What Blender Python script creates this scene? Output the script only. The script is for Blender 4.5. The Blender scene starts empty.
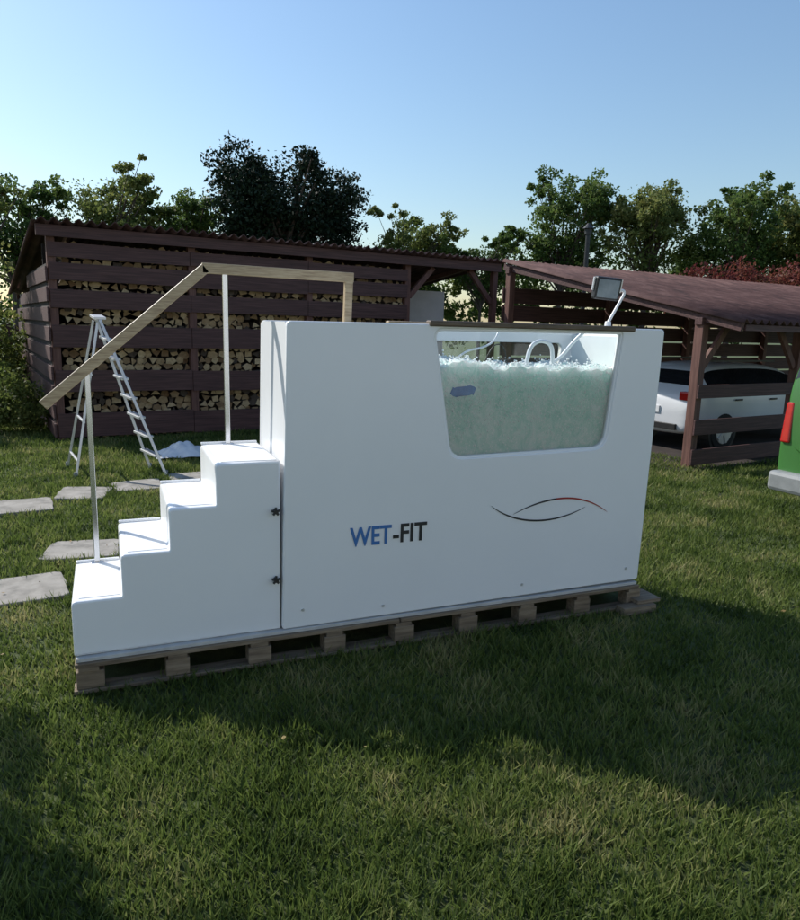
import bpy, bmesh, math, random
import numpy as np
from mathutils import Vector, Matrix
random.seed(4); rng=np.random.default_rng(7)
D=bpy.data; S=bpy.context.scene
S.view_settings.view_transform='Standard'; S.view_settings.look='None'; S.view_settings.exposure=0; S.view_settings.gamma=1

# ---------------------------------------------------------------- materials
def nt(name):
    m=D.materials.new(name); m.use_nodes=True; t=m.node_tree; b=t.nodes["Principled BSDF"]; return m,t,b
def noise_col(t,cols,scale,detail=5,stretch=(1,1,1),coord='Object',rough=0.6):
    tc=t.nodes.new('ShaderNodeTexCoord'); mp=t.nodes.new('ShaderNodeMapping'); mp.inputs['Scale'].default_value=stretch
    n=t.nodes.new('ShaderNodeTexNoise'); n.inputs['Scale'].default_value=scale; n.inputs['Detail'].default_value=detail; n.inputs['Roughness'].default_value=rough
    r=t.nodes.new('ShaderNodeValToRGB'); cr=r.color_ramp
    k=len(cols)
    while len(cr.elements)<k: cr.elements.new(0.5)
    for i,c in enumerate(cols):
        cr.elements[i].position=0.3+0.4*i/(k-1); cr.elements[i].color=(*c,1)
    t.links.new(tc.outputs[coord],mp.inputs[0]); t.links.new(mp.outputs[0],n.inputs['Vector']); t.links.new(n.outputs['Fac'],r.inputs[0])
    return n,r,mp
def bump(t,b,src,strength,dist=0.02):
    bp=t.nodes.new('ShaderNodeBump'); bp.inputs['Strength'].default_value=strength; bp.inputs['Distance'].default_value=dist
    t.links.new(src,bp.inputs['Height']); t.links.new(bp.outputs[0],b.inputs['Normal'])
def mat(name,cols,scale=6,rough=0.6,metal=0,bmp=0,stretch=(1,1,1),bd=0.01,spec=0.5,detail=5):
    m,t,b=nt(name)
    if len(cols)==1: cols=[cols[0],cols[0]]
    n,r,mp=noise_col(t,cols,scale,detail,stretch)
    t.links.new(r.outputs[0],b.inputs['Base Color']); b.inputs['Roughness'].default_value=rough; b.inputs['Metallic'].default_value=metal
    b.inputs['Specular IOR Level'].default_value=spec
    if bmp: bump(t,b,n.outputs['Fac'],bmp,bd)
    return m
def island_mat(name,cols,transl=0.4,rough=0.6,big=0.35):
    m,t,b=nt(name)
    g=t.nodes.new('ShaderNodeNewGeometry'); r=t.nodes.new('ShaderNodeValToRGB'); cr=r.color_ramp
    while len(cr.elements)<len(cols): cr.elements.new(.5)
    for i,c in enumerate(cols):
        cr.elements[i].position=i/(len(cols)-1); cr.elements[i].color=(*c,1)
    n,_,_=noise_col(t,[(0,0,0),(1,1,1)],big,4)
    mx=t.nodes.new('ShaderNodeMath'); mx.operation='MULTIPLY_ADD'; mx.inputs[1].default_value=0.5
    m2=t.nodes.new('ShaderNodeMath'); m2.operation='MULTIPLY_ADD'; m2.inputs[1].default_value=2.2; m2.inputs[2].default_value=-0.82
    t.links.new(n.outputs['Fac'],m2.inputs[0])
    t.links.new(g.outputs['Random Per Island'],mx.inputs[0]); t.links.new(m2.outputs[0],mx.inputs[2])
    t.links.new(mx.outputs[0],r.inputs[0]); t.links.new(r.outputs[0],b.inputs['Base Color'])
    b.inputs['Roughness'].default_value=rough; b.inputs['Specular IOR Level'].default_value=0.25
    tr=t.nodes.new('ShaderNodeBsdfTranslucent'); ms=t.nodes.new('ShaderNodeMixShader'); ms.inputs[0].default_value=transl
    out=[x for x in t.nodes if x.type=='OUTPUT_MATERIAL'][0]
    t.links.new(r.outputs[0],tr.inputs[0]); t.links.new(b.outputs[0],ms.inputs[1]); t.links.new(tr.outputs[0],ms.inputs[2]); t.links.new(ms.outputs[0],out.inputs[0])
    return m

M={}
M['white']=mat('white_gelcoat',[(.84,.845,.85),(.87,.872,.875)],1.6,.26,bmp=.03,bd=.01)
M['whitelin']=mat('white_liner',[(.74,.77,.77),(.82,.84,.84)],3,.4)
M['treadmat']=mat('tread_surface',[(.74,.75,.75),(.82,.82,.81)],40,.6,bmp=.3,bd=.002)
M['whiteplastic']=mat('white_plastic',[(.75,.76,.78),(.82,.82,.82)],5,.35)
M['railwood']=mat('oak_rail',[(.24,.165,.095),(.40,.30,.18),(.50,.39,.25)],9,.42,bmp=.15,stretch=(1,12,12))
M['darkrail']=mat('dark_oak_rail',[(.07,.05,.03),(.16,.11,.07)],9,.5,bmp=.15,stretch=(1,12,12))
M['chrome']=mat('brushed_steel',[(.60,.61,.63),(.74,.74,.76)],20,.22,metal=1,stretch=(1,1,.1))
M['alu']=mat('aluminium',[(.60,.61,.63),(.74,.74,.74)],14,.42,metal=.7,stretch=(1,1,.2))
M['black']=mat('black_plastic',[(.015,.015,.016),(.03,.03,.03)],12,.45)
M['blue']=mat('logo_blue',[(.045,.16,.42),(.05,.18,.46)],5,.4)
M['ink']=mat('logo_dark',[(.02,.02,.024),(.03,.03,.034)],5,.4)
M['red']=mat('logo_red',[(.38,.02,.02),(.30,.02,.02)],5,.4)
M['plank']=mat('red_brown_stained_planks',[(.045,.020,.018),(.085,.037,.033),(.13,.062,.055)],5,.7,bmp=.5,stretch=(.35,6,9),bd=.006)
M['post']=mat('brown_stained_post',[(.085,.036,.026),(.145,.064,.049),(.19,.09,.066)],6,.7,bmp=.5,stretch=(5,5,.4),bd=.006)
M['roof']=mat('corrugated_bitumen_roof',[(.038,.022,.021),(.080,.040,.036),(.13,.074,.066)],2.8,.85,bmp=.4,bd=.006,detail=12,spec=.25)
M['pallet']=mat('weathered_pallet_wood',[(.11,.08,.055),(.20,.15,.10),(.29,.23,.16)],7,.8,bmp=.5,stretch=(.5,5,5),bd=.005)
M['board']=mat('grey_board',[(.42,.42,.41),(.58,.57,.55)],6,.7,bmp=.2)
M['stone']=mat('paving_stone',[(.16,.15,.13),(.29,.265,.23),(.38,.35,.31)],6,.85,bmp=.7,bd=.012,detail=10)
M['bark']=mat('bark',[(.05,.035,.025),(.11,.08,.06)],9,.9,bmp=.8,stretch=(3,3,.6),bd=.02)
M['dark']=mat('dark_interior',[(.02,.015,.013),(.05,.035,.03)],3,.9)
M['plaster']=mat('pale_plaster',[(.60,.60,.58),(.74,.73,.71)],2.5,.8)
M['render']=mat('bounce_house_render',[(.76,.76,.75),(.82,.82,.81)],2.5,.85,bmp=.2)  # walls of the unseen house added to bounce sunlight
M['tile']=mat('clay_roof_tiles',[(.16,.06,.04),(.28,.11,.07)],4,.8,bmp=.5)
M['carwhite']=mat('white_car_paint',[(.66,.67,.69),(.72,.73,.74)],2,.22)
M['van']=mat('green_van_paint',[(.045,.15,.035),(.055,.175,.045)],2,.3)
M['carglass']=mat('dark_car_glass',[(.012,.014,.016),(.02,.022,.025)],2,.06)
M['tail']=mat('red_tail_light',[(.42,.012,.01),(.5,.02,.015)],20,.2)
M['tyre']=mat('tyre_rubber',[(.012,.012,.012),(.025,.025,.025)],20,.8)
M['greyplastic']=mat('grey_bumper_plastic',[(.20,.21,.21),(.27,.28,.28)],9,.5)
M['cloth']=mat('white_plastic_sheet',[(.6,.62,.66),(.8,.8,.8)],7,.5,bmp=.4)
M['foam']=mat('white_foam',[(.88,.90,.90),(.95,.96,.96)],30,.5)
M['lens']=mat('lamp_glass',[(.16,.19,.21),(.30,.33,.35)],9,.12)
M['towel']=mat('blue_float',[(.03,.12,.36),(.06,.22,.52)],22,.7)
M['hose']=mat('white_hose',[(.72,.74,.78),(.8,.82,.84)],8,.3)

def wood_end():
    m,t,b=nt('split_log_end')
    g=t.nodes.new('ShaderNodeNewGeometry'); r=t.nodes.new('ShaderNodeValToRGB'); cr=r.color_ramp
    cr.elements.new(.5)
    els=sorted(cr.elements,key=lambda e:e.position)
    for e,c in zip(els,[(.24,.14,.07),(.50,.35,.19),(.66,.50,.30)]): e.color=(*c,1)
    n,r2,_=noise_col(t,[(.55,.5,.45),(1,1,1)],22,5)
    mx=t.nodes.new('ShaderNodeMix'); mx.data_type='RGBA'; mx.blend_type='MULTIPLY'; mx.inputs[0].default_value=.8
    t.links.new(g.outputs['Random Per Island'],r.inputs[0]); t.links.new(r.outputs[0],mx.inputs[6]); t.links.new(r2.outputs[0],mx.inputs[7])
    t.links.new(mx.outputs[2],b.inputs['Base Color']); b.inputs['Roughness'].default_value=.85
    return m
M['logend']=wood_end()

def glassmat():
    m,t,b=nt('window_glass'); out=[x for x in t.nodes if x.type=='OUTPUT_MATERIAL'][0]
    tr=t.nodes.new('ShaderNodeBsdfTransparent'); tr.inputs[0].default_value=(.98,1,.995,1)
    gl=t.nodes.new('ShaderNodeBsdfGlossy'); gl.inputs['Roughness'].default_value=.02
    fr=t.nodes.new('ShaderNodeFresnel'); fr.inputs[0].default_value=1.4
    ms=t.nodes.new('ShaderNodeMixShader')
    t.links.new(fr.outputs[0],ms.inputs[0]); t.links.new(tr.outputs[0],ms.inputs[1]); t.links.new(gl.outputs[0],ms.inputs[2]); t.links.new(ms.outputs[0],out.inputs[0])
    return m
M['glass']=glassmat()
def watermat():
    m,t,b=nt('bubbling_water')
    n,r,mp=noise_col(t,[(.40,.66,.60),(.66,.86,.80),(.88,.95,.92),(.98,.99,.98)],10,14,(1,1,.8),rough=.80)
    n.inputs['Distortion'].default_value=1.1
    v=t.nodes.new('ShaderNodeTexVoronoi'); v.inputs['Scale'].default_value=55; v.inputs['Randomness'].default_value=1
    t.links.new(mp.outputs[0],v.inputs['Vector'])
    rr=t.nodes.new('ShaderNodeValToRGB'); rr.color_ramp.elements[0].position=.14; rr.color_ramp.elements[0].color=(1,1,1,1); rr.color_ramp.elements[1].position=.36; rr.color_ramp.elements[1].color=(0,0,0,1)
    t.links.new(v.outputs['Distance'],rr.inputs[0])
    mx=t.nodes.new('ShaderNodeMix'); mx.data_type='RGBA'; t.links.new(rr.outputs[0],mx.inputs[0]); t.links.new(r.outputs[0],mx.inputs[6]); mx.inputs[7].default_value=(.98,.99,.98,1)
    t.links.new(mx.outputs[2],b.inputs['Base Color']); b.inputs['Roughness'].default_value=.3
    b.inputs['Subsurface Weight'].default_value=.55; b.inputs['Subsurface Radius'].default_value=(.75,1,.95); b.inputs['Subsurface Scale'].default_value=.16
    bump(t,b,n.outputs['Fac'],.9,.02)
    return m
M['water']=watermat()

M['grass']=island_mat('grass_blades',[(.038,.062,.015),(.095,.140,.030),(.17,.215,.055),(.34,.31,.14)],.5,big=1.5)
M['leafA']=island_mat('leaves_green',[(.034,.060,.016),(.068,.115,.026),(.11,.17,.040),(.17,.20,.06)],.5)
M['leafB']=island_mat('leaves_yellow_green',[(.060,.092,.020),(.12,.16,.038),(.18,.21,.06),(.26,.25,.08)],.5)
M['leafC']=island_mat('leaves_dark_needles',[(.008,.016,.008),(.014,.028,.013),(.026,.045,.02)],.15)
M['leafR']=island_mat('leaves_red',[(.09,.020,.020),(.17,.04,.036),(.22,.08,.05),(.08,.08,.03)],.45)
M['dry']=island_mat('fallen_leaves',[(.16,.09,.03),(.28,.19,.07),(.34,.28,.12)],.2)

# ---------------------------------------------------------------- helpers
def empty(name,loc=(0,0,0),rotz=0,parent=None):
    o=D.objects.new(name,None); S.collection.objects.link(o); o.location=loc; o.rotation_euler[2]=rotz
    if parent: o.parent=parent
    o.empty_display_size=.1
    return o
def obj(name,me,mats,parent=None,smooth=False,bevel=0,seg=2):
    o=D.objects.new(name,me); S.collection.objects.link(o)
    for m in (mats if isinstance(mats,list) else [mats]): me.materials.append(m)
    if parent: o.parent=parent
    if smooth:
        for p in me.polygons: p.use_smooth=True
    if bevel:
        b=o.modifiers.new('bevel','BEVEL'); b.width=bevel; b.segments=seg; b.limit_method='ANGLE'
    return o
def mesh(name,v,f,mi=None):
    me=D.meshes.new(name); me.from_pydata([tuple(x) for x in v],[],[tuple(x) for x in f]); 
    if mi is not None: me.polygons.foreach_set('material_index',mi)
    me.update(); return me
CF=[(0,3,2,1),(4,5,6,7),(0,1,5,4),(1,2,6,5),(2,3,7,6),(3,0,4,7)]
class B:
    """collects boxes / beams into one mesh"""
    def __init__(s): s.v=[];s.f=[];s.mi=[]
    def box(s,x0,x1,y0,y1,z0,z1,m=0):
        k=len(s.v); s.v+=[(x0,y0,z0),(x1,y0,z0),(x1,y1,z0),(x0,y1,z0),(x0,y0,z1),(x1,y0,z1),(x1,y1,z1),(x0,y1,z1)]
        s.f+=[tuple(i+k for i in f) for f in CF]; s.mi+=[m]*6; return s
    def beam(s,p,q,w,h,up=(0,0,1),m=0):
        p=Vector(p);q=Vector(q);d=(q-p).normalized();a=d.cross(Vector(up)).normalized();b=a.cross(d)
        k=len(s.v)
        for c in (p,q):
            for i,j in ((-1,-1),(1,-1),(1,1),(-1,1)): s.v.append(tuple(c+a*i*w/2+b*j*h/2))
        s.f+=[tuple(i+k for i in f) for f in CF]; s.mi+=[m]*6; return s
    def cyl(s,p,q,r0,r1=None,n=12,m=0):
        r1=r0 if r1 is None else r1
        p=Vector(p);q=Vector(q);d=(q-p).normalized();a=d.orthogonal().normalized();b=d.cross(a);k=len(s.v)
        for c,r in ((p,r0),(q,r1)):
            for i in range(n):
                t=2*math.pi*i/n; s.v.append(tuple(c+a*math.cos(t)*r+b*math.sin(t)*r))
        for i in range(n): s.f.append((k+i,k+(i+1)%n,k+n+(i+1)%n,k+n+i)); s.mi.append(m)
        s.f.append(tuple(k+i for i in range(n-1,-1,-1))); s.f.append(tuple(k+n+i for i in range(n))); s.mi+=[m,m]; return s
    def make(s,name,mats,parent=None,bevel=0,smooth=False):
        me=mesh(name,s.v,s.f,s.mi)
        bm=bmesh.new(); bm.from_mesh(me); bmesh.ops.recalc_face_normals(bm,faces=bm.faces); bm.to_mesh(me); bm.free()
        return obj(name,me,mats,parent,smooth,bevel)
def tube(name,pts,r,m,parent=None):
    c=D.curves.new(name,'CURVE'); c.dimensions='3D'; c.bevel_depth=r; c.bevel_resolution=4; c.use_fill_caps=True
    sp=c.splines.new('NURBS'); sp.points.add(len(pts)-1)
    for i,p in enumerate(pts): sp.points[i].co=(*p,1)
    sp.use_endpoint_u=True; sp.order_u=3; sp.resolution_u=8
    return tomesh(name,c,m,parent)
def tomesh(name,c,m,parent=None,matrix=None,smooth=True):
    o=D.objects.new(name+'_tmp',c); S.collection.objects.link(o)
    dg=bpy.context.evaluated_depsgraph_get(); me=D.meshes.new_from_object(o.evaluated_get(dg)); D.objects.remove(o)
    me.materials.clear()
    if matrix is not None: me.transform(matrix)
    me.name=name
    return obj(name,me,m,parent,smooth)
XZ=Matrix(((1,0,0,0),(0,0,-1,0),(0,1,0,0),(0,0,0,1)))
def plate(name,loops,y0,y1,m,parent,bev=.006):
    """flat panel in the XZ plane with holes, between y0 and y1"""
    c=D.curves.new(name,'CURVE'); c.dimensions='2D'; c.fill_mode='BOTH'; c.extrude=(y1-y0)/2-bev; c.bevel_depth=bev; c.bevel_resolution=2
    c.offset=-bev
    for lp in loops:
        sp=c.splines.new('POLY'); sp.points.add(len(lp)-1)
        for i,p in enumerate(lp): sp.points[i].co=(p[0],p[1],0,1)
        sp.use_cyclic_u=True
    mt=Matrix.Translation((0,(y0+y1)/2,0))@XZ
    return tomesh(name,c,m,parent,mt,smooth=False)
def rounded(pts,rs,n=7):
    out=[];k=len(pts)
    for i in range(k):
        p=Vector(pts[i]);a=Vector(pts[i-1]);b=Vector(pts[(i+1)%k]);r=rs[i]
        if r==0: out.append(tuple(p)); continue
        u=(a-p).normalized();v=(b-p).normalized(); ang=u.angle(v); d=r/math.tan(ang/2)
        s=p+u*d;e=p+v*d
        for j in range(n+1):
            t=j/n; out.append(tuple((1-t)**2*s+2*t*(1-t)*p+t*t*e))
    return out
def inset(lp,d):
    out=[];k=len(lp)
    area=sum(lp[i][0]*lp[(i+1)%k][1]-lp[(i+1)%k][0]*lp[i][1] for i in range(k)); sg=1 if area>0 else -1
    for i in range(k):
        a=Vector(lp[i-1]);b=Vector(lp[(i+1)%k]); t=(b-a).normalized(); n=Vector((-t.y,t.x))*sg
        out.append(tuple(Vector(lp[i])+n*d))
    return out

# ---------------------------------------------------------------- camera
C=Vector((-0.878,-3.783,1.936)); fw=Vector((.37924,.90631,-.1865)); R=Vector((.92414,-.38106,.02741)); U=Vector((.04623,.18275,.98207))
cd=D.cameras.new('camera'); co=D.objects.new('camera',cd); S.collection.objects.link(co)
mm=Matrix((( R.x,U.x,-fw.x,C.x),(R.y,U.y,-fw.y,C.y),(R.z,U.z,-fw.z,C.z),(0,0,0,1))); co.matrix_world=mm
cd.sensor_fit='HORIZONTAL'; cd.sensor_width=36; cd.lens=709.2*36/800; cd.clip_start=.05; cd.clip_end=1500; S.camera=co

# ---------------------------------------------------------------- light
SUN_AZ=math.radians(-36); SUN_EL=math.radians(39)
w=D.worlds.new('World'); S.world=w; w.use_nodes=True; t=w.node_tree; bg=t.nodes['Background']
sk=t.nodes.new('ShaderNodeTexSky'); sk.sky_type='NISHITA'; sk.sun_disc=False; sk.sun_elevation=SUN_EL; sk.sun_rotation=SUN_AZ; sk.air_density=1.45; sk.dust_density=.7; sk.ozone_density=5.0
t.links.new(sk.outputs[0],bg.inputs[0]); bg.inputs[1].default_value=.15
sd=D.lights.new('sun','SUN'); sd.energy=5; sd.angle=math.radians(.5); sd.color=(1,.965,.90)
so=D.objects.new('sun',sd); S.collection.objects.link(so)
dv=Vector((math.sin(SUN_AZ)*math.cos(SUN_EL),math.cos(SUN_AZ)*math.cos(SUN_EL),math.sin(SUN_EL)))
so.rotation_euler=dv.to_track_quat('Z','Y').to_euler(); so.location=dv*30

# ---------------------------------------------------------------- ground
m,t,b=nt('lawn_soil'); n,r,mp=noise_col(t,[(.040,.040,.018),(.070,.092,.028),(.12,.14,.045)],2.5,10,rough=.75)
t.links.new(r.outputs[0],b.inputs['Base Color']); b.inputs['Roughness'].default_value=.95; bump(t,b,n.outputs['Fac'],.8,.05); M['lawn']=m
gv=[];gf=[];xs=[-400,-60,-20,-8]+[x*.5 for x in range(-15,30)]+[16,20,40,90,400]; ys=[-300,-60,-12]+[y*.5 for y in range(-12,50)]+[27,35,60,120,500]
for y in ys:
    for x in xs:
        near=abs(x)<18 and abs(y)<26
        gv.append((x,y,0 if not near else -.012+.010*math.sin(x*2.1+y)*math.cos(y*1.7-x)))
for j in range(len(ys)-1):
    for i in range(len(xs)-1):
        a=j*len(xs)+i; gf.append((a,a+1,a+1+len(xs),a+len(xs)))
obj('ground',mesh('ground',gv,gf),M['lawn'],smooth=True)

stones=[(-1.72,4.18,.62,.62,.1),(-1.16,4.62,.56,.58,-.15),(-.56,4.86,.56,.55,.1),(-1.50,1.66,.66,.60,.15),(-1.12,2.50,.60,.52,-.1),(-2.35,.95,.6,.5,.2),(.06,5.2,.5,.5,0),(-2.45,3.85,.6,.6,.3),(-1.93,1.12,.34,.3,.5),(.75,5.6,.55,.5,.1),(1.5,6.0,.55,.5,-.1)]
sb=bmesh.new()
for (x,y,a,bb,rt) in stones:
    vs=[]; cor=[(sx*a/2*random.uniform(.86,1.04),sy*bb/2*random.uniform(.86,1.04)) for sx,sy in ((-1,-1),(1,-1),(1,1),(-1,1))]
    pts=[]
    for i in range(4):
        p=Vector(cor[i]);q=Vector(cor[(i+1)%4]); nrm=Vector((q.y-p.y,p.x-q.x)).normalized()
        for j in range(5):
            tt=.07+.86*j/4; pts.append(p.lerp(q,tt)+nrm*random.uniform(-.009,.009))
    for p in pts: vs.append((x+p.x*math.cos(rt)-p.y*math.sin(rt),y+p.x*math.sin(rt)+p.y*math.cos(rt)))
    k=len(vs); tl=random.uniform(-.006,.006)
    bv=[sb.verts.new((X,Y,-.03)) for X,Y in vs]; tv=[sb.verts.new((X,Y,.022+tl*(X-x)*6)) for X,Y in vs]
    sb.faces.new(tv)
    for i in range(k): sb.faces.new((bv[i],bv[(i+1)%k],tv[(i+1)%k],tv[i]))
me=D.meshes.new('stone_path'); sb.to_mesh(me); sb.free(); obj('stone_path',me,M['stone'],bevel=.008)

def in_stone(x,y):
    k=np.zeros(len(x),bool)
    for (sx,sy,a,bb,rt) in stones:
        dx=x-sx;dy=y-sy; u=dx*math.cos(rt)+dy*math.sin(rt); v=-dx*math.sin(rt)+dy*math.cos(rt)
        k|=(np.abs(u)<a*.45)&(np.abs(v)<bb*.45)
    return k
N=370000
az=np.radians(rng.uniform(-22,66,N)); rr=1.2+rng.uniform(0,1,N)**1.1*15
gx=C.x+np.sin(az)*rr; gy=C.y+np.cos(az)*rr
ca,sa=.988,.154
ls=(gx+1.55)*ca+(gy-8.53)*sa; lt=-(gx+1.55)*sa+(gy-8.53)*ca
keep=~in_stone(gx,gy)&~((gx>-1.1)&(gx<2.6)&(gy>0.0)&(gy<.72))&~((ls>-.05)&(lt>-.1))&~((ls>8.2)&(lt>-5.9))
gx=gx[keep];gy=gy[keep];rr=rr[keep];n=len(gx)
patch=.6+.4*np.sin(gx*1.9+np.sin(gy*1.3)*2)*np.cos(gy*2.3+np.sin(gx))
tuft=(np.sin(gx*7.3+2*np.sin(gy*5.1))*np.cos(gy*8.1+np.sin(gx*6.3))>.6)
L=(.018+.036*rng.random(n)**1.5)*(.7+.6*patch)*(1+rr*.02)*np.where(tuft,1.35,1); wd=(.0028+.0024*rng.random(n))*(1+rr*.16)
th=rng.uniform(0,2*np.pi,n); ln=rng.uniform(0,2*np.pi,n); lean=rng.uniform(.1,1.3,n)*L
v=np.zeros((n,3,3)); v[:,0]=np.stack([gx-np.cos(th)*wd,gy-np.sin(th)*wd,np.full(n,-.012)],1); v[:,1]=np.stack([gx+np.cos(th)*wd,gy+np.sin(th)*wd,np.full(n,-.012)],1)
v[:,2]=np.stack([gx+np.cos(ln)*lean,gy+np.sin(ln)*lean,L],1)
def fastmesh(name,verts,k):
    nf=len(verts)//k; me=D.meshes.new(name); me.vertices.add(len(verts)); me.vertices.foreach_set('co',verts.astype(np.float32).ravel())
    me.loops.add(nf*k); me.loops.foreach_set('vertex_index',np.arange(nf*k,dtype=np.int32)); me.polygons.add(nf)
    me.polygons.foreach_set('loop_start',np.arange(0,nf*k,k,dtype=np.int32)); 
    try: me.polygons.foreach_set('loop_total',np.full(nf,k,dtype=np.int32))
    except Exception: pass
    me.update(calc_edges=True); me.validate(); return me
obj('grass',fastmesh('grass',v.reshape(-1,3),3),M['grass'])

def leafquads(c,size,flat=False):
    n=len(c); a=rng.normal(size=(n,3)); 
    if flat: a[:,2]*=.25
    a/=np.linalg.norm(a,axis=1)[:,None]; b=rng.normal(size=(n,3)); 
    if flat: b[:,2]*=.25
    b-=a*(a*b).sum(1)[:,None]; b/=np.linalg.norm(b,axis=1)[:,None]
    s=(size*(.6+.8*rng.random(n)))[:,None]
    q=np.zeros((n,4,3)); q[:,0]=c-a*s*.5; q[:,1]=c+b*s*.30; q[:,2]=c+a*s*.5; q[:,3]=c-b*s*.30
    return q.reshape(-1,3)
n=40; a=np.radians(rng.uniform(-15,62,n)); r_=2.6+rng.random(n)*10
c=np.stack([C.x+np.sin(a)*r_,C.y+np.cos(a)*r_,np.full(n,.035)],1)
ok=~((c[:,0]>-1.2)&(c[:,0]<2.7)&(c[:,1]>-.1)&(c[:,1]<.8)); obj('fallen_leaves',fastmesh('fallen_leaves',leafquads(c[ok],.032,True),4),M['dry'])

# ---------------------------------------------------------------- trees
def tree(name,base,blobs,nleaf,size,m,trunk=.14,clump=.24,limbs=True):
    e=empty(name,base)
    cs=[];tips=[]
    vol=[b[3]*b[4]*b[5] for b in blobs]; tot=sum(v**.66 for v in vol)
    for b,vv in zip(blobs,vol):
        k=int(nleaf*vv**.66/tot); nc=max(8,int(k/80))
        d=rng.normal(size=(nc,3)); d/=np.linalg.norm(d,axis=1)[:,None]; rad=rng.uniform(.3,1.0,nc)[:,None]
        cc=np.array(b[:3])+d*rad*np.array(b[3:6]); tips+=[tuple(x) for x in cc[:4]]
        idx=rng.integers(0,nc,k); sg=clump*min(b[3:6])*rng.uniform(.5,1.2,nc)
        g=rng.normal(size=(k,3)); g/= (1e-6+np.linalg.norm(g,axis=1))[:,None]; g*= (rng.random(k)**.5*1.9)[:,None]
        cs.append(cc[idx]+g*sg[idx][:,None]*np.array([1,1,.7]))
    c=np.concatenate(cs); c=c[c[:,2]+base[2]>.05]
    obj('crown',fastmesh(name+'_crown',leafquads(c,size),4),m,e)
    if limbs:
        bb=B(); top=Vector(blobs[0][:3]); mid=Vector((top.x*.5,top.y*.5,top.z*.6)); bb.cyl((0,0,-.1),tuple(mid),trunk,trunk*.65,10); bb.cyl(tuple(mid),tuple(top),trunk*.65,trunk*.3,8)
        for tp in tips:
            bb.cyl(tuple(mid.lerp(top,random.uniform(0,.6))),tp,trunk*.32,trunk*.06,6)
        bb.make('trunk_and_limbs',M['bark'],e)
    return e
def rb(k,cx,cz,rx,rz,s):
    out=[]
    for i in range(k):
        out.append((cx+random.uniform(-1,1)*rx,random.uniform(-1,1)*rx*.6,cz+random.uniform(-1,1)*rz,s*random.uniform(.7,1.2),s*random.uniform(.7,1.2),s*random.uniform(.6,1)))
    return out
tree('apple_tree',(-3.5,12.6,0),[(0,0,3.2,.9,.9,1.3)]+rb(7,0,3.0,.7,1.5,.65),11000,.10,M['leafB'])
tree('added_shade_tree',(-4.35,2.15,0),[(0,0,3.3,1.05,1.05,.8),(.5,-.6,3.4,.8,.8,.6),(-.6,.3,3.2,.8,.8,.7)]+rb(3,0,3.2,.5,.4,.6),9000,.12,M['leafA'])  # tree added out of view to cast shade on the lower-left lawn
tree('deciduous_tree',(-3.4,22.5,0),[(0,0,4.6,1.6,1.4,1.9)]+rb(7,0,4.9,1.6,1.3,.9),12000,.13,M['leafA'])
tree('deciduous_tree',(-.8,22.0,0),[(0,0,4.5,1.6,1.4,1.8)]+rb(8,0,5.2,1.7,1.1,.8),13000,.12,M['leafB'])
tree('deciduous_tree',(1.9,23.0,0),[(0,0,4.5,1.5,1.3,1.6)]+rb(8,0,5.1,1.5,.8,.75),12000,.12,M['leafA'])
tree('spruce_tree',(5.1,21.5,0),[(0,0,6.0,2.3,1.5,1.5),(-1.5,0,6.9,1.3,1,.9),(-1.4,0,5.6,1.2,1,.9),(1.7,0,5.2,1.3,1,1.3),(1.0,0,4.2,1.9,1,1.2),(-1.0,0,4.5,1.5,1,1.1),(2.0,0,6.5,1.0,1,.8)]+rb(10,0,6.0,2.0,1.2,.8),42000,.13,M['leafC'],.25,clump=.3)
tree('birch_tree',(9.3,20.7,0),[(0,0,4.5,1.5,1.1,1.3)]+rb(10,0,5.0,1.8,.8,.6),13000,.11,M['leafB'],.08)
tree('birch_tree',(11.9,19.6,0),[(0,0,4.0,1.1,.9,1.1)]+rb(9,0,4.6,1.4,.6,.55),9500,.11,M['leafA'],.08)
tree('deciduous_tree',(14.6,18.6,0),[(0,0,5.2,1.6,1.3,1.7)]+rb(10,0,5.8,1.5,1.2,.9),17000,.12,M['leafA'])
tree('deciduous_tree',(17.4,17.3,0),[(0,0,5.2,1.8,1.5,1.8)]+rb(10,0,5.9,1.8,1.1,.9),17000,.12,M['leafB'])
tree('deciduous_tree',(20.4,16.2,0),[(0,0,4.9,1.9,1.6,2.0)]+rb(10,0,5.7,1.9,1.2,.95),18000,.13,M['leafA'])
tree('deciduous_tree',(23.6,15.3,0),[(0,0,4.8,2,1.8,2)]+rb(9,0,5.6,2,1.2,1),16000,.13,M['leafB'])
tree('deciduous_tree',(27.0,13.6,0),[(0,0,4.8,2,1.8,1.9)]+rb(8,0,5.3,2,1.3,1),12000,.14,M['leafA'])
tree('maple_bush',(14.6,11.9,0),[(0,0,3.0,1.4,.8,.9),(1.2,-.5,3.2,1.4,.8,.85),(2.6,-1.0,3.2,1.4,.8,.85),(4.0,-1.5,3.0,1.3,.8,.85),(5.4,-2.0,2.8,1.3,.8,.85)],18000,.09,M['leafR'])
hb=[(x,random.uniform(-.5,.5),(2.2 if x<6 else 2.9)+random.uniform(-.2,.6),1.5,1.2,2.1) for x in np.arange(-18,34,1.3)]
h=tree('hedge_background',(2,24.5,0),hb,62000,.18,M['leafA'],limbs=False); h.rotation_euler[2]=-.33
tree('garden_shrub',(-2.35,9.6,0),[(0,0,.55,.6,.6,.6),(-.6,.3,.7,.6,.5,.7),(.25,-.2,.3,.4,.4,.35),(-1.2,0,.9,.7,.6,.9)],12000,.065,M['leafB'],limbs=False)
tree('garden_shrub',(-3.0,13.5,0),[(0,0,1.0,1.0,.8,1.2),(-1,.3,1.2,1,.8,1.4)],9000,.09,M['leafB'],limbs=False)

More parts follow.
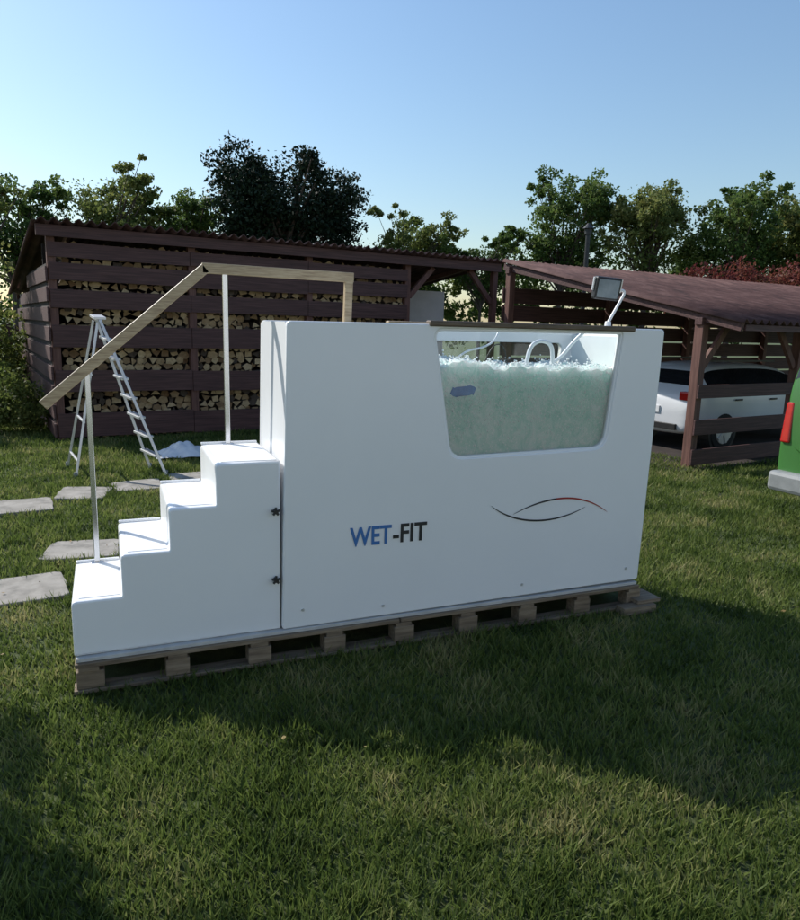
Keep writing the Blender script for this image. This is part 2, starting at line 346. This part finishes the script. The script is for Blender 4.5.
# ---------------------------------------------------------------- unseen house added behind the camera to bounce sun onto the pool front
ho=empty('added_bounce_house',(0,-13.5,0),math.radians(-4))
def wallholes(x0,x1,z0,z1,ops,y0,y1,b_):
    xs_=sorted({x0,x1}|{o[0] for o in ops}|{o[1] for o in ops}); zs_=sorted({z0,z1}|{o[2] for o in ops}|{o[3] for o in ops})
    for i in range(len(xs_)-1):
        for j in range(len(zs_)-1):
            cx=(xs_[i]+xs_[i+1])/2;cz=(zs_[j]+zs_[j+1])/2
            if any(o[0]<cx<o[1] and o[2]<cz<o[3] for o in ops): continue
            b_.box(xs_[i],xs_[i+1],y0,y1,zs_[j],zs_[j+1])
ops=[(-7,-5.6,1.1,2.5),(-3.6,-2.2,1.1,2.5),(-.5,.6,.1,2.3),(2.4,3.8,1.1,2.5),(6,7.4,1.1,2.5),(-7,-5.8,4,5.3),(-3.4,-2.2,4,5.3),(2.4,3.6,4,5.3),(6,7.2,4,5.3)]
bb=B(); wallholes(-9,9,0,6.2,ops,-.3,0,bb); bb.box(-9,-8.7,-8.7,-.3,0,6.2); bb.box(8.7,9,-8.7,-.3,0,6.2); bb.box(-9,9,-9,-8.7,0,6.2); bb.make('walls',M['render'],ho)
bb=B()
for o in ops: bb.box(o[0],o[1],-.22,-.2,o[2],o[3])
bb.make('window_panes',M['carglass'],ho)
bb=B()
for o in ops:
    bb.box(o[0],o[0]+.07,-.2,-.12,o[2],o[3]); bb.box(o[1]-.07,o[1],-.2,-.12,o[2],o[3]); bb.box(o[0]+.07,o[1]-.07,-.2,-.12,o[3]-.07,o[3]); bb.box((o[0]+o[1])/2-.04,(o[0]+o[1])/2+.04,-.2,-.13,o[2],o[3]-.07); bb.box(o[0]-.05,o[1]+.05,-.11,.06,o[2]-.06,o[2]-.002)
bb.make('window_frames',M['whiteplastic'],ho)
rv=[(-9.5,.6,6.0),(9.5,.6,6.0),(9.5,-4.5,9.4),(-9.5,-4.5,9.4),(9.5,-9.6,6.0),(-9.5,-9.6,6.0)]
o=obj('roof',mesh('bounce_house_roof',rv,[(0,1,2,3),(3,2,4,5),(0,3,5),(1,4,2)]),M['tile'],ho)

# ---------------------------------------------------------------- firewood shed
SH=math.atan2(.154,.988)
def corr(name,s0,s1,prof,m,parent,pitch=.17,amp=.032):
    """corrugated sheet: prof = list of (t,z); waves run along s"""
    ns=int((s1-s0)/pitch*8); v=[];f=[]
    for (tt,z) in prof:
        for i in range(ns+1):
            s=s0+(s1-s0)*i/ns; v.append((s,tt+random.uniform(-.004,.004),z+amp*math.sin(2*math.pi*s/pitch)+.008*math.sin(s*1.3+tt)))
    for j in range(len(prof)-1):
        for i in range(ns):
            a=j*(ns+1)+i; f.append((a,a+1,a+ns+2,a+ns+1))
    o=obj(name,mesh(name,v,f),m,parent,smooth=True); so=o.modifiers.new('solid','SOLIDIFY'); so.thickness=.012; return o
shed=empty('firewood_shed',(-1.55,8.53,0),SH)
corr('corrugated_roof',-.25,8.75,[(-.28,3.335),(1.5,3.125),(3.5,2.865),(6.9,2.43)],M['roof'],shed)
bb=B()
bb.box(-.2,8.6,-.16,-.10,3.10,3.27)
def planks(b_,s0,s1,zs,t=-.06,th=.028):
    for z0,z1 in zs:
        s=s0
        while s<s1-.05:
            e=min(s1,s+2.13); dz=random.uniform(-.02,.02); zt=random.uniform(-.015,.015)
            y=t-random.uniform(0,.008); k=len(b_.v)
            b_.v+=[(s+.004,y,z0+dz),(e-.004,y,z0+dz+zt),(e-.004,y+th,z0+dz+zt),(s+.004,y+th,z0+dz),(s+.004,y,z1+dz),(e-.004,y,z1+dz+zt),(e-.004,y+th,z1+dz+zt),(s+.004,y+th,z1+dz)]
            b_.f+=[tuple(i+k for i in f) for f in CF]; b_.mi+=[0]*6; s=e
planks(bb,-.05,6.38,[(2.80,3.02),(2.46,2.72) ,(2.04,2.32),(1.47,1.81),(.75,1.09),(.03,.41)])
bb.make('front_planks',M['plank'],shed,bevel=.004)
bb=B()
for s in (0,2.12,4.25,6.36,8.55): bb.box(s-.06,s+.06,-.03,.09,0,3.2)
for s in (0,4.25,8.55): bb.box(s-.06,s+.06,6.5,6.62,0,2.38)
bb.box(-.1,8.6,-.028,.085,3.13,3.26)
bb.box(-.1,8.6,6.5,6.6,2.28,2.39)
bb.beam((6.42,.03,2.5),(6.98,.03,3.1),.08,.1); bb.beam((8.5,.03,2.45),(7.9,.03,3.1),.08,.1)
for s in (0.3,2,4,6,8): bb.beam((s,0.1,3.20),(s,6.8,2.33),.06,.1)
bb.make('frame_posts',M['post'],shed,bevel=.005)
bb=B()
for i in range(9):
    z0=.05+i*.30; y1=6.6 if z0<2.1 else 6.6-(z0-2.0)*7
    bb.box(-.10,-.07,-.08,y1,z0,z0+.22)
bb.make('side_planks',M['plank'],shed,bevel=.004)
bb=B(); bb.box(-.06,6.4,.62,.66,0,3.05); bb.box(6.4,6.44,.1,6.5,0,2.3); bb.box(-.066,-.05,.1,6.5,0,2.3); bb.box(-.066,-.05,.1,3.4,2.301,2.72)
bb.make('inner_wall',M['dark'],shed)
bb=B(); bb.box(6.9,8.3,1.5,1.56,0,2.72); bb.make('pale_partition',M['plaster'],shed)
bb=B()
for i in range(9): bb.box(6.46,8.6,6.40,6.43,.02+i*.26,.02+i*.26+.24)
bb.make('rear_planks',M['plank'],shed)
lv=[];lf=[];lm=[]
z=.05
row=0
while z<3.0:
    s=.08+(row%2)*.06
    hgt=random.uniform(.105,.13)
    while s<6.28:
        wdt=random.uniform(.09,.19); k=random.choice([3,4,4,5,6]); cz=z+random.uniform(-.02,.02)
        fr=random.uniform(.05,.18); ph=random.uniform(0,6.28); base=len(lv)
        for yy in (fr,fr+.35):
            for i in range(k):
                a=ph+2*math.pi*i/k; rr_=1+.12*math.sin(i*5.3+ph)
                lv.append((s+wdt/2+math.cos(a)*wdt*.54*rr_,yy,cz+math.sin(a)*hgt*.60*rr_))
        lf.append(tuple(base+i for i in range(k))); lm.append(0 if random.random()<.85 else 1)
        for i in range(k): lf.append((base+i,base+k+i,base+k+(i+1)%k,base+(i+1)%k)); lm.append(1)
        s+=wdt*.95
    z+=hgt*.94; row+=1
me=mesh('stacked_firewood',lv,lf,lm); o=obj('stacked_firewood',me,[M['logend'],M['bark']],shed)

# ---------------------------------------------------------------- carport
cp=empty('carport',(-1.55,8.53,0),SH)
corr('corrugated_roof',7.62,19.5,[(-6.45,2.125),(-4.8,2.465),(-3.2,2.805),(-1.35,3.205)],M['roof'],cp)
bb=B()
bb.beam((7.70,-6.40,2.04),(7.70,-1.35,3.09),.05,.12)
bb.box(7.74,19.4,-6.42,-6.38,1.99,2.075)
bb.box(7.6,19.4,-5.84,-5.72,2.06,2.16)
bb.box(7.6,19.4,-1.6,-1.5,2.95,3.07)
for s in (8.9,10.1,11.3,12.5,14,15.5,17): bb.beam((s,-6.3,2.02),(s,-1.4,3.04),.05,.09)
bb.make('roof_timbers',M['plank'],cp,bevel=.004)
bb=B()
for s in (7.69,10.15,12.7,15.3): bb.box(s-.065,s+.065,-5.85,-5.71,0,2.06)
for s in (7.69,10.4,13.0,16,19): bb.box(s-.065,s+.065,-1.62,-1.49,0,2.96)
bb.beam((7.76,-5.78,1.45),(8.28,-5.78,2.06),.06,.10); bb.beam((10.08,-5.78,1.45),(9.55,-5.78,2.06),.06,.10); bb.beam((10.22,-5.78,1.45),(10.75,-5.78,2.06),.06,.10)
bb.make('posts_and_braces',M['post'],cp,bevel=.006)
bb=B()
for z0,z1 in ((1.03,1.22),(.50,.72),(.06,.29)): bb.box(7.60,10.22,-5.90,-5.87,z0,z1)
bb.make('railing_planks',M['plank'],cp,bevel=.004)
bb=B()
for i in range(8): bb.box(7.6,19.4,-1.47,-1.44,.1+i*.33,.1+i*.33+.29)
bb.make('back_planks',M['plank'],cp,bevel=.004)
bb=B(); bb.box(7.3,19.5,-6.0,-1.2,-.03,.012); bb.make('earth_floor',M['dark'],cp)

# ---------------------------------------------------------------- vehicles
def vehicle(name,loc,rotz,st,paint,glass_st,rear_glass):
    e=empty(name,loc,rotz)
    v=[];f=[];mi=[]
    def sec(x,zb,zm,zr,wb,wr_):
        h=zm-zb
        half=[(wb*.90,zb),(wb*.985,zb+h*.18),(wb,zb+h*.5),(wb*.985,zm-.03),(wb*.955,zm+.01),(wb*.955+(wr_-wb*.955)*.5,(zm+zr)/2),(wr_,zr-.07*min(1,(zr-zm)*2)),(wr_*.86,zr-.012),(wr_*.45,zr)]
        return [(x,y,z) for y,z in half]+[(x,-y,z) for y,z in reversed(half)]
    n=18
    for s_ in st: v+=sec(*s_)
    for j in range(len(st)-1):
        for i in range(n):
            i2=(i+1)%n; f.append((j*n+i,j*n+i2,(j+1)*n+i2,(j+1)*n+i))
            side=i in (4,5,11,12); topc=i in (6,7,8,9,10)
            mi.append(1 if ((side and j in glass_st) or (topc and j in rear_glass)) else 0)
    f.append(tuple(range(n))); mi.append(0); f.append(tuple((len(st)-1)*n+i for i in reversed(range(n)))); mi.append(0)
    me=mesh(name+'_body',v,f,mi); bm=bmesh.new(); bm.from_mesh(me); bmesh.ops.recalc_face_normals(bm,faces=bm.faces); bm.to_mesh(me); bm.free()
    o=obj('body',me,[paint,M['carglass']],e,smooth=True); ss=o.modifiers.new('s','SUBSURF'); ss.levels=2; ss.render_levels=2
    return e
def wheel(e,x,y,r):
    sg=-1 if y<0 else 1
    b_=B(); b_.cyl((x,y-sg*.2,r),(x,y+sg*.0,r),r,r,28); b_.make('tyre',M['tyre'],e,bevel=.02)
    b_=B(); b_.cyl((x,y-sg*.02,r),(x,y+sg*.012,r),r*.66,r*.62,24); 
    for i in range(5):
        a=i*1.2566; b_.beam((x,y+sg*.018,r),(x+math.cos(a)*r*.6,y+sg*.018,r+math.sin(a)*r*.6),.05,.02,up=(0,1,0))
    b_.make('rim',M['alu'],e)
    b_=B(); b_.cyl((x,y-sg*.25,r+.01),(x,y-sg*.018,r+.01),r*1.17,r*1.17,28); b_.make('wheel_arch',M['black'],e)
st=[(0,.42,.62,.66,.74,.55),(.03,.30,.80,.86,.82,.70),(.12,.27,.93,1.0,.87,.72),(.20,.26,.96,1.06,.885,.70),(.50,.25,.97,1.36,.895,.62),(.75,.25,.97,1.43,.90,.61),(1.5,.25,.96,1.46,.90,.62),(2.3,.25,.95,1.45,.90,.62),(2.9,.25,.94,1.37,.90,.62),(3.55,.25,.92,1.0,.89,.74),(4.2,.27,.84,.90,.86,.68),(4.5,.30,.72,.76,.78,.6),(4.6,.40,.60,.62,.66,.5)]
P0=Vector((-1.55,8.53,0)); dl=Vector((.988,.154,0)); nl=Vector((-.154,.988,0))
pos=P0+dl*8.72+nl*(-4.12)
car=vehicle('parked_car',tuple(pos),SH,st,M['carwhite'],[4,5,6,7,8],[3,8])
for x in (.88,3.65):
    for y in (-.90,.90): wheel(car,x,y,.32)
bb=B(); bb.box(.02,.22,-.86,-.60,.86,1.0); bb.box(.02,.22,.60,.86,.86,1.0); bb.make('tail_lights',M['tail'],car,bevel=.02)
bb=B(); bb.box(-.03,.1,-.62,.62,.36,.46); bb.box(1.1,1.3,-.918,-.9,.84,.87); bb.box(2.1,2.3,-.918,-.9,.83,.86); bb.make('trim',M['black'],car,bevel=.008)
bb=B(); bb.box(-.018,.03,-.26,.26,.62,.73); bb.make('number_plate',M['whiteplastic'],car)
bb=B(); 
for y in (-.58,.58): bb.beam((.7,y,1.49),(2.6,y,1.49),.03,.03)
bb.make('roof_rails',M['black'],car)
st=[(0,.45,.70,.74,.84,.78),(.01,.42,1.10,1.20,.92,.88),(.05,.40,1.25,1.60,.95,.90),(.12,.38,1.27,1.86,.96,.86),(.28,.36,1.27,1.97,.96,.82),(.7,.35,1.27,2.02,.96,.80),(1.6,.35,1.27,2.04,.96,.80),(2.6,.35,1.27,2.04,.96,.80),(3.5,.35,1.22,1.94,.95,.76),(4.15,.35,1.12,1.22,.93,.76),(4.7,.38,.95,1.0,.88,.7),(4.9,.45,.75,.78,.78,.6)]
van=vehicle('parked_van',(5.37,.31,0),math.radians(3),st,M['van'],[5,6,7],[2,8])
for x in (.95,3.95):
    for y in (-.96,.96): wheel(van,x,y,.34)
for y in (-.86,.86):
    tv=[(-.02,y-.05,.90),(-.02,y+.05,.90),(.13,y+.05,.90),(.13,y-.05,.90),(.015,y-.035,1.30),(.015,y+.045,1.30),(.13,y+.045,1.30),(.13,y-.035,1.30)]
    obj('tail_light',mesh('tail_light',tv,CF),M['tail'],van,bevel=.018,seg=3)
bb=B(); bb.box(-.11,.12,-.93,.93,.42,.62); bb.make('rear_bumper',M['greyplastic'],van,bevel=.04)
bb=B(); bb.box(-.022,.02,-.26,.26,.74,.86); bb.make('number_plate',M['whiteplastic'],van)

# ---------------------------------------------------------------- hydrotherapy pool
pool=empty('hydrotherapy_pool')
outer=rounded([(0,.194),(2.565,.205),(2.60,1.958),(.03,1.945)],[.02,.02,.03,.03],4)
win=rounded([(1.035,1.145),(2.190,1.165),(2.262,1.932),(.895,1.925)],[.11,.12,.03,.06],8)
W=.69
plate('front_panel',[outer,win],0,.05,M['white'],pool,.008)
bwin=rounded([(1.035,1.165),(2.175,1.185),(2.245,1.84),(.905,1.84)],[.10,.11,.05,.07],8)
plate('back_panel',[outer,bwin],W-.05,W,M['white'],pool,.008)
plate('window_frame',[inset(win,-.002),inset(win,.014)],.010,.045,M['white'],pool,.003)
plate('window_glass',[inset(win,.01)],.026,.032,M['glass'],pool,.001)
plate('back_window_glass',[inset(bwin,.01)],W-.032,W-.026,M['glass'],pool,.001)
def wall(name,xb0,xb1,xt0,xt1,zb,zt,m,y0=.05,y1=W-.05):
    v=[(xb0,y0,zb),(xb1,y0,zb),(xb1,y1,zb),(xb0,y1,zb),(xt0,y0,zt),(xt1,y0,zt),(xt1,y1,zt),(xt0,y1,zt)]
    return obj(name,mesh(name,v,CF),m,pool)
wall('left_end_wall',.001,.05,.032,.09,.196,1.94,M['white'])
wall('right_end_wall',2.51,2.563,2.55,2.598,.206,1.953,M['white'])
wall('tub_floor',.05,2.51,.05,2.51,.30,.36,M['whitelin'])
bb=B(); bb.box(.06,.86,.0505,W-.0505,1.90,1.938); bb.make('top_deck',M['white'],pool)
bb=B(); bb.box(2.36,2.56,.0505,W-.0505,1.90,1.945); bb.make('top_deck_end',M['white'],pool)
bb=B(); bb.box(.80,.845,.0505,W-.0505,.36,1.90); bb.box(2.32,2.36,.0505,W-.0505,.36,1.90); bb.make('inner_bulkheads',M['whitelin'],pool)
bb=B(); bb.box(.865,2.345,-.014,.052,1.936,1.970); bb.make('rim_rail',M['darkrail'],pool,bevel=.008)
bb=B(); bb.box(.865,2.335,W-.05,W+.01,1.934,1.964); bb.make('rim_rail_back',M['railwood'],pool,bevel=.008)
# water: surface sheet + pane-side face
x0,x1,y0,y1=.85,2.315,.046,W-.0525
nx,ny=150,60; v=[];f=[]
def wz(x,y): return 1.690+.030*math.exp(-((x-1.15)**2)/.06)+.010*math.sin(x*17+y*9)+.008*math.sin(x*31-y*23+1)+.007*math.sin(y*41+x*11)+.006*math.sin(x*77+y*60)
for j in range(ny+1):
    for i in range(nx+1):
        x=x0+(x1-x0)*i/nx;y=y0+(y1-y0)*j/ny; v.append((x,y,wz(x,y)+(random.uniform(-.005,.005) if j else 0)))
for j in range(ny):
    for i in range(nx):
        a=j*(nx+1)+i; f.append((a,a+1,a+nx+2,a+nx+1))
nz=24; k0=len(v)
for j in range(nz+1):
    for i in range(nx+1):
        x=x0+(x1-x0)*i/nx; zt=wz(x,y0); zz=zt+(1.0-zt)*j/nz; v.append((x,y0,zz-(.001 if j==0 else 0)))
for j in range(nz):
    for i in range(nx):
        a=k0+j*(nx+1)+i; f.append((a,a+nx+1,a+nx+2,a+1))
k1=len(v)
v+=[(x0,y0,.37),(x1,y0,.37),(x1,y1,.37),(x0,y1,.37),(x0,y0,.999),(x1,y0,.999),(x1,y1,1.66),(x0,y1,1.66)]
f+=[(k1,k1+1,k1+5,k1+4),(k1+2,k1+3,k1+7,k1+6)]
obj('bubbling_water',mesh('water',v,f),M['water'],pool,smooth=True)
bm=bmesh.new()
for i in range(600):
    x=random.uniform(.95,2.25);y=random.uniform(.07,.6);z=wz(x,y)+abs(random.gauss(0,.016)); r=random.uniform(.003,.008)
    bmesh.ops.create_icosphere(bm,subdivisions=1,radius=r,matrix=Matrix.Translation((x,y,z)))
for i in range(1500):
    x=random.uniform(1.0,2.2);z=random.triangular(1.18,1.68,1.62)
    bmesh.ops.create_icosphere(bm,subdivisions=1,radius=random.uniform(.0015,.0055),matrix=Matrix.Translation((x,.044,z)))
me=D.meshes.new('foam'); bm.to_mesh(me); bm.free(); obj('foam_splashes',me,M['foam'],pool,smooth=True)
bm=bmesh.new(); bmesh.ops.create_icosphere(bm,subdivisions=4,radius=1)
for q in bm.verts:
    c=q.co; sq=lambda a:math.copysign(abs(a)**.35,a)
    q.co=Vector((sq(c.x)*.078+.010*math.sin(c.z*5),sq(c.y)*.008,sq(c.z)*.028+.008*math.sin(c.x*4)))+Vector((1.125,.044,1.555))
me=D.meshes.new('blue_float'); bm.to_mesh(me); bm.free(); obj('blue_float',me,M['towel'],pool,smooth=True)
tube('grab_handle',[(1.72,.3,1.66),(1.73,.3,1.80),(1.80,.3,1.865),(1.90,.3,1.85),(1.93,.3,1.78),(1.93,.3,1.66)],.014,M['hose'],pool)
tube('supply_hose',[(1.85,.42,1.66),(2.0,.42,1.70),(2.08,.40,1.76),(2.13,.36,1.86),(2.2,.3,1.95)],.012,M['hose'],pool)
tube('overflow_hose',[(1.25,.55,1.66),(1.35,.5,1.78),(1.5,.5,1.80),(1.62,.52,1.86),(1.65,.55,1.94)],.007,M['hose'],pool)
tube('thin_cable',[(1.45,.4,1.68),(1.50,.4,1.80),(1.56,.4,1.84),(1.62,.4,1.80),(1.64,.4,1.68)],.004,M['black'],pool)
def text(name,body,x,z,width,height,m,bold=.02):
    c=D.curves.new(name,'FONT'); c.body=body; c.size=1; c.extrude=.002; c.offset=bold
    o=tomesh(name,c,m,pool,smooth=False); vs=[q.co for q in o.data.vertices]
    ax=min(q.x for q in vs);bx=max(q.x for q in vs);ay=min(q.y for q in vs);by=max(q.y for q in vs)
    for q in o.data.vertices:
        q.co=Vector((x+(q.co.x-ax)/(bx-ax)*width,-.0035-(q.co.z)*.6,z+(q.co.y-ay)/(by-ay)*height))
    return o
text('logo_text_blue','WET',.400,.652,.262,.116,M['blue'])
text('logo_text_dark','-FIT',.672,.652,.222,.116,M['ink'])
def swoosh(name,pts,w,mats):
    P=[Vector(p) for p in pts]; n=40; v=[];f=[];mi=[]
    def bez(t):
        a,b_,c_,d_=P; return (1-t)**3*a+3*(1-t)**2*t*b_+3*(1-t)*t*t*c_+t**3*d_
    for i in range(n+1):
        t=i/n;p=bez(t);q=bez(min(1,t+.01))-bez(max(0,t-.01)); nn=Vector((-q.y,q.x)).normalized(); h=w*math.sin(math.pi*min(1,max(0,t)))**.7+.0006
        v+= [(p.x+nn.x*h,-.004,p.y+nn.y*h),(p.x-nn.x*h,-.004,p.y-nn.y*h)]
    for i in range(n): f.append((2*i,2*i+1,2*i+3,2*i+2)); mi.append(0 if i<n*.45 else 1)
    obj(name,mesh(name,v,f,mi),mats,pool)
swoosh('swoosh_dark',[(1.335,.835),(1.50,.70),(1.80,.66),(2.06,.775)],.0055,[M['ink'],M['ink']])
swoosh('swoosh_red',[(1.50,.765),(1.72,.86),(2.0,.90),(2.245,.725)],.0055,[M['ink'],M['red']])
bb=B()
for x,z in ((.62,.26),(1.6,.28),(2.45,.30),(.12,.30)): bb.cyl((x,-.006,z),(x,.002,z),.009,.009,12)
bb.make('cover_screws',M['alu'],pool)

# ---------------------------------------------------------------- stairs
stairs=empty('pool_stairs')
X=[-1.092,-.846,-.600,-.354,-.004]; Z=[.494,.723,.952,1.181]
sp=[(X[0],.194),(X[0],Z[0]),(X[1],Z[0]),(X[1],Z[1]),(X[2],Z[1]),(X[2],Z[2]),(X[3],Z[2]),(X[3],Z[3]),(X[4],Z[3]),(X[4],.194)]
rs=[.01,.025,.012,.025,.012,.025,.012,.025,.0,.0]
pr=rounded(sp,rs,4)[::-1]
plate('stair_shell',[pr],.018,.675,M['white'],stairs,.012)
bb=B()
for i in range(4): bb.box(X[i]+.035,X[i+1]-.012,.06,.63,Z[i]-.001,Z[i]+.003)
bb.make('tread_mats',M['treadmat'],stairs)
bb=B()
for i in range(4): bb.box(X[i]+.004,X[i+1]-.003,.655,.674,Z[i]-.001,Z[i]+.014)
bb.make('tread_rims',M['white'],stairs,bevel=.004)
for zz in (.90,.50):
    bb=B(); 
    for i in range(5):
        a=i*2*math.pi/5+.3; bb.cyl((-.035,-.004,zz),(-.035+.024*math.cos(a),-.004,zz+.024*math.sin(a)),.008,.007,8)
    bb.cyl((-.035,.02,zz),(-.035,-.016,zz),.013,.012,14); bb.make('star_knob',M['black'],stairs)
hr=empty('handrail'); yy=.645
def sect(p,q,w=.042,h=.06): 
    b_=B(); b_.beam(p,q,w,h); return b_.make('rail_section',M['railwood'],hr,bevel=.004)
sect((-1.205,yy,1.44),(-.300,yy,2.238)); sect((-.322,yy,2.236),(.615,yy,2.226)); sect((.585,yy,2.20),(.578,yy,1.94),.042,.05)
bb=B(); bb.box(-.205,-.175,yy-.012,yy+.012,1.178,2.21); bb.box(-.985,-.955,yy-.012,yy+.012,.49,1.63)
bb.box(-.225,-.155,yy-.03,yy+.028,1.18,1.188); bb.box(-1.005,-.935,yy-.03,yy+.028,.493,.501)
bb.make('square_posts',M['chrome'],hr,bevel=.003)

# ---------------------------------------------------------------- flood lamp
fl=empty('flood_lamp',(2.46,.42,1.945))
bb=B(); bb.box(-.09,.09,-.04,.04,0,.025); bb.cyl((.0,0,.02),(.0,0,.06),.024,.02,14); bb.make('base',M['whiteplastic'],fl,bevel=.004)
tube('arm',[(0,0,.05),(.03,0,.10),(.09,0,.20),(.13,0,.265),(.10,0,.285),(.06,0,.27)],.010,M['whiteplastic'],fl)
hd=empty('head',(-.06,-.03,.285),0,fl); hd.rotation_euler=(math.radians(8),math.radians(4),math.radians(-12))
bb=B(); bb.box(-.095,.095,-.03,.03,-.078,.078); bb.box(-.07,.07,.03,.055,-.05,.05); bb.make('housing',M['black'],hd,bevel=.012)
bb=B(); bb.box(-.078,.078,-.034,-.029,-.062,.062); bb.make('lens',M['lens'],hd,bevel=.002)
bb=B(); bb.box(-.108,-.098,-.008,.008,-.02,.07); bb.box(.098,.108,-.008,.008,-.02,.07); bb.make('bracket',M['alu'],hd)

# ---------------------------------------------------------------- pallet
pa=empty('pallet')
bb=B(); bb.box(-1.085,2.55,-.012,.70,.172,.192); bb.make('cover_board',M['board'],pa,bevel=.002)
bb=B()
for y in (-.03,.14,.31,.48,.62): bb.box(-1.09,.72,y,y+.10,.146,.170); bb.box(.73,2.56,y,y+.10,.148,.171)
for i in range(9):
    x=-1.075+i*.444; bb.box(x,x+.10,-.028,.72,.122,.1455)
bb.make('deck_boards',M['pallet'],pa,bevel=.003)
bb=B()
for i in range(9):
    x=-1.075+i*.444
    for y in (-.025,.30,.61): bb.box(x-.012,x+.115+random.uniform(-.01,.01),y+random.uniform(-.008,.005),y+.10,.024,.1215)
bb.make('blocks',M['pallet'],pa,bevel=.005)
bb=B()
for y in (-.03,.30,.61): bb.box(-1.10,.70,y,y+.10,.002,.0235); bb.box(.72,2.58,y,y+.10,.002,.0235)
bb.make('bottom_boards',M['pallet'],pa,bevel=.003)
wb=B(); wb.box(2.36,2.64,-.13,-.04,.0,.055); wb.box(2.50,2.70,-.10,.10,.057,.085); wb.make('timber_offcut',M['pallet'],bevel=.004)

# ---------------------------------------------------------------- step ladder
ld=empty('step_ladder')
A=[Vector((-.95,6.12,1.93)),Vector((-.90,5.80,1.90))]; F=[Vector((-.38,5.95,0)),Vector((-.22,5.42,0))]; K=[Vector((-1.38,6.30,0)),Vector((-1.26,5.55,0))]
bb=B()
for a_,f_ in zip(A,F): bb.beam(a_,f_,.035,.075,up=(0,1,0))
for a_,k_ in zip(A,K): bb.beam(a_-Vector((.03,0,.04)),k_,.030,.05,up=(0,1,0))
bb.make('rails',M['alu'],ld,bevel=.003)
bb=B()
for i in range(1,8):
    t_=i/8; p=A[0].lerp(F[0],t_);q=A[1].lerp(F[1],t_); bb.beam(p,q,.09,.028)
for t_ in (.35,.65,.9):
    p=A[0].lerp(K[0],t_);q=A[1].lerp(K[1],t_); bb.beam(p,q,.025,.025)
bb.beam(A[0]+Vector((0,.03,.02)),A[1]+Vector((0,-.03,.02)),.14,.03)
bb.make('steps',M['alu'],ld,bevel=.003)
bb=B()
for q in F+K: bb.cyl((q.x,q.y,-.005),(q.x,q.y,.06),.03,.025,10)
bb.make('rubber_feet',M['greyplastic'],ld)

bm=bmesh.new(); bmesh.ops.create_grid(bm,x_segments=24,y_segments=18,size=.5)
for q in bm.verts:
    x,y=q.co.x,q.co.y; r_=math.sqrt((x/.5)**2+(y/.5)**2); q.co.z=max(0,.16*(1-r_))+.05*abs(math.sin(x*13+y*5))*max(0,1.2-r_)+.03*abs(math.cos(y*17-x*6))+.01; q.co.x*=.75*(1+.1*math.sin(y*9)); q.co.y*=.6*(1+.15*math.sin(x*11))
me=D.meshes.new('white_sheet'); bm.to_mesh(me); bm.free(); o=obj('crumpled_white_sheet',me,M['cloth'],smooth=True); o.location=(.12,6.7,.0)
fe=empty('metal_flue',(13.1,15.1,0)); bb=B(); bb.cyl((0,0,0),(0,0,4.9),.07,.07,14); bb.cyl((0,0,5.02),(0,0,5.18),.19,.04,14); bb.cyl((0,0,4.85),(0,0,5.04),.11,.11,14); bb.make('pipe_and_cowl',M['black'],fe)
fe=empty('plank_fence',(-2.6,15.6,0),math.radians(172)); bb=B()
for i in range(22): bb.box(i*.28,i*.28+.2,0,.03,0,1.7+random.uniform(-.04,.04))
bb.box(0,6.2,.03,.08,.4,.5); bb.box(0,6.2,.03,.08,1.3,1.4); bb.make('fence_planks',M['plank'],fe)
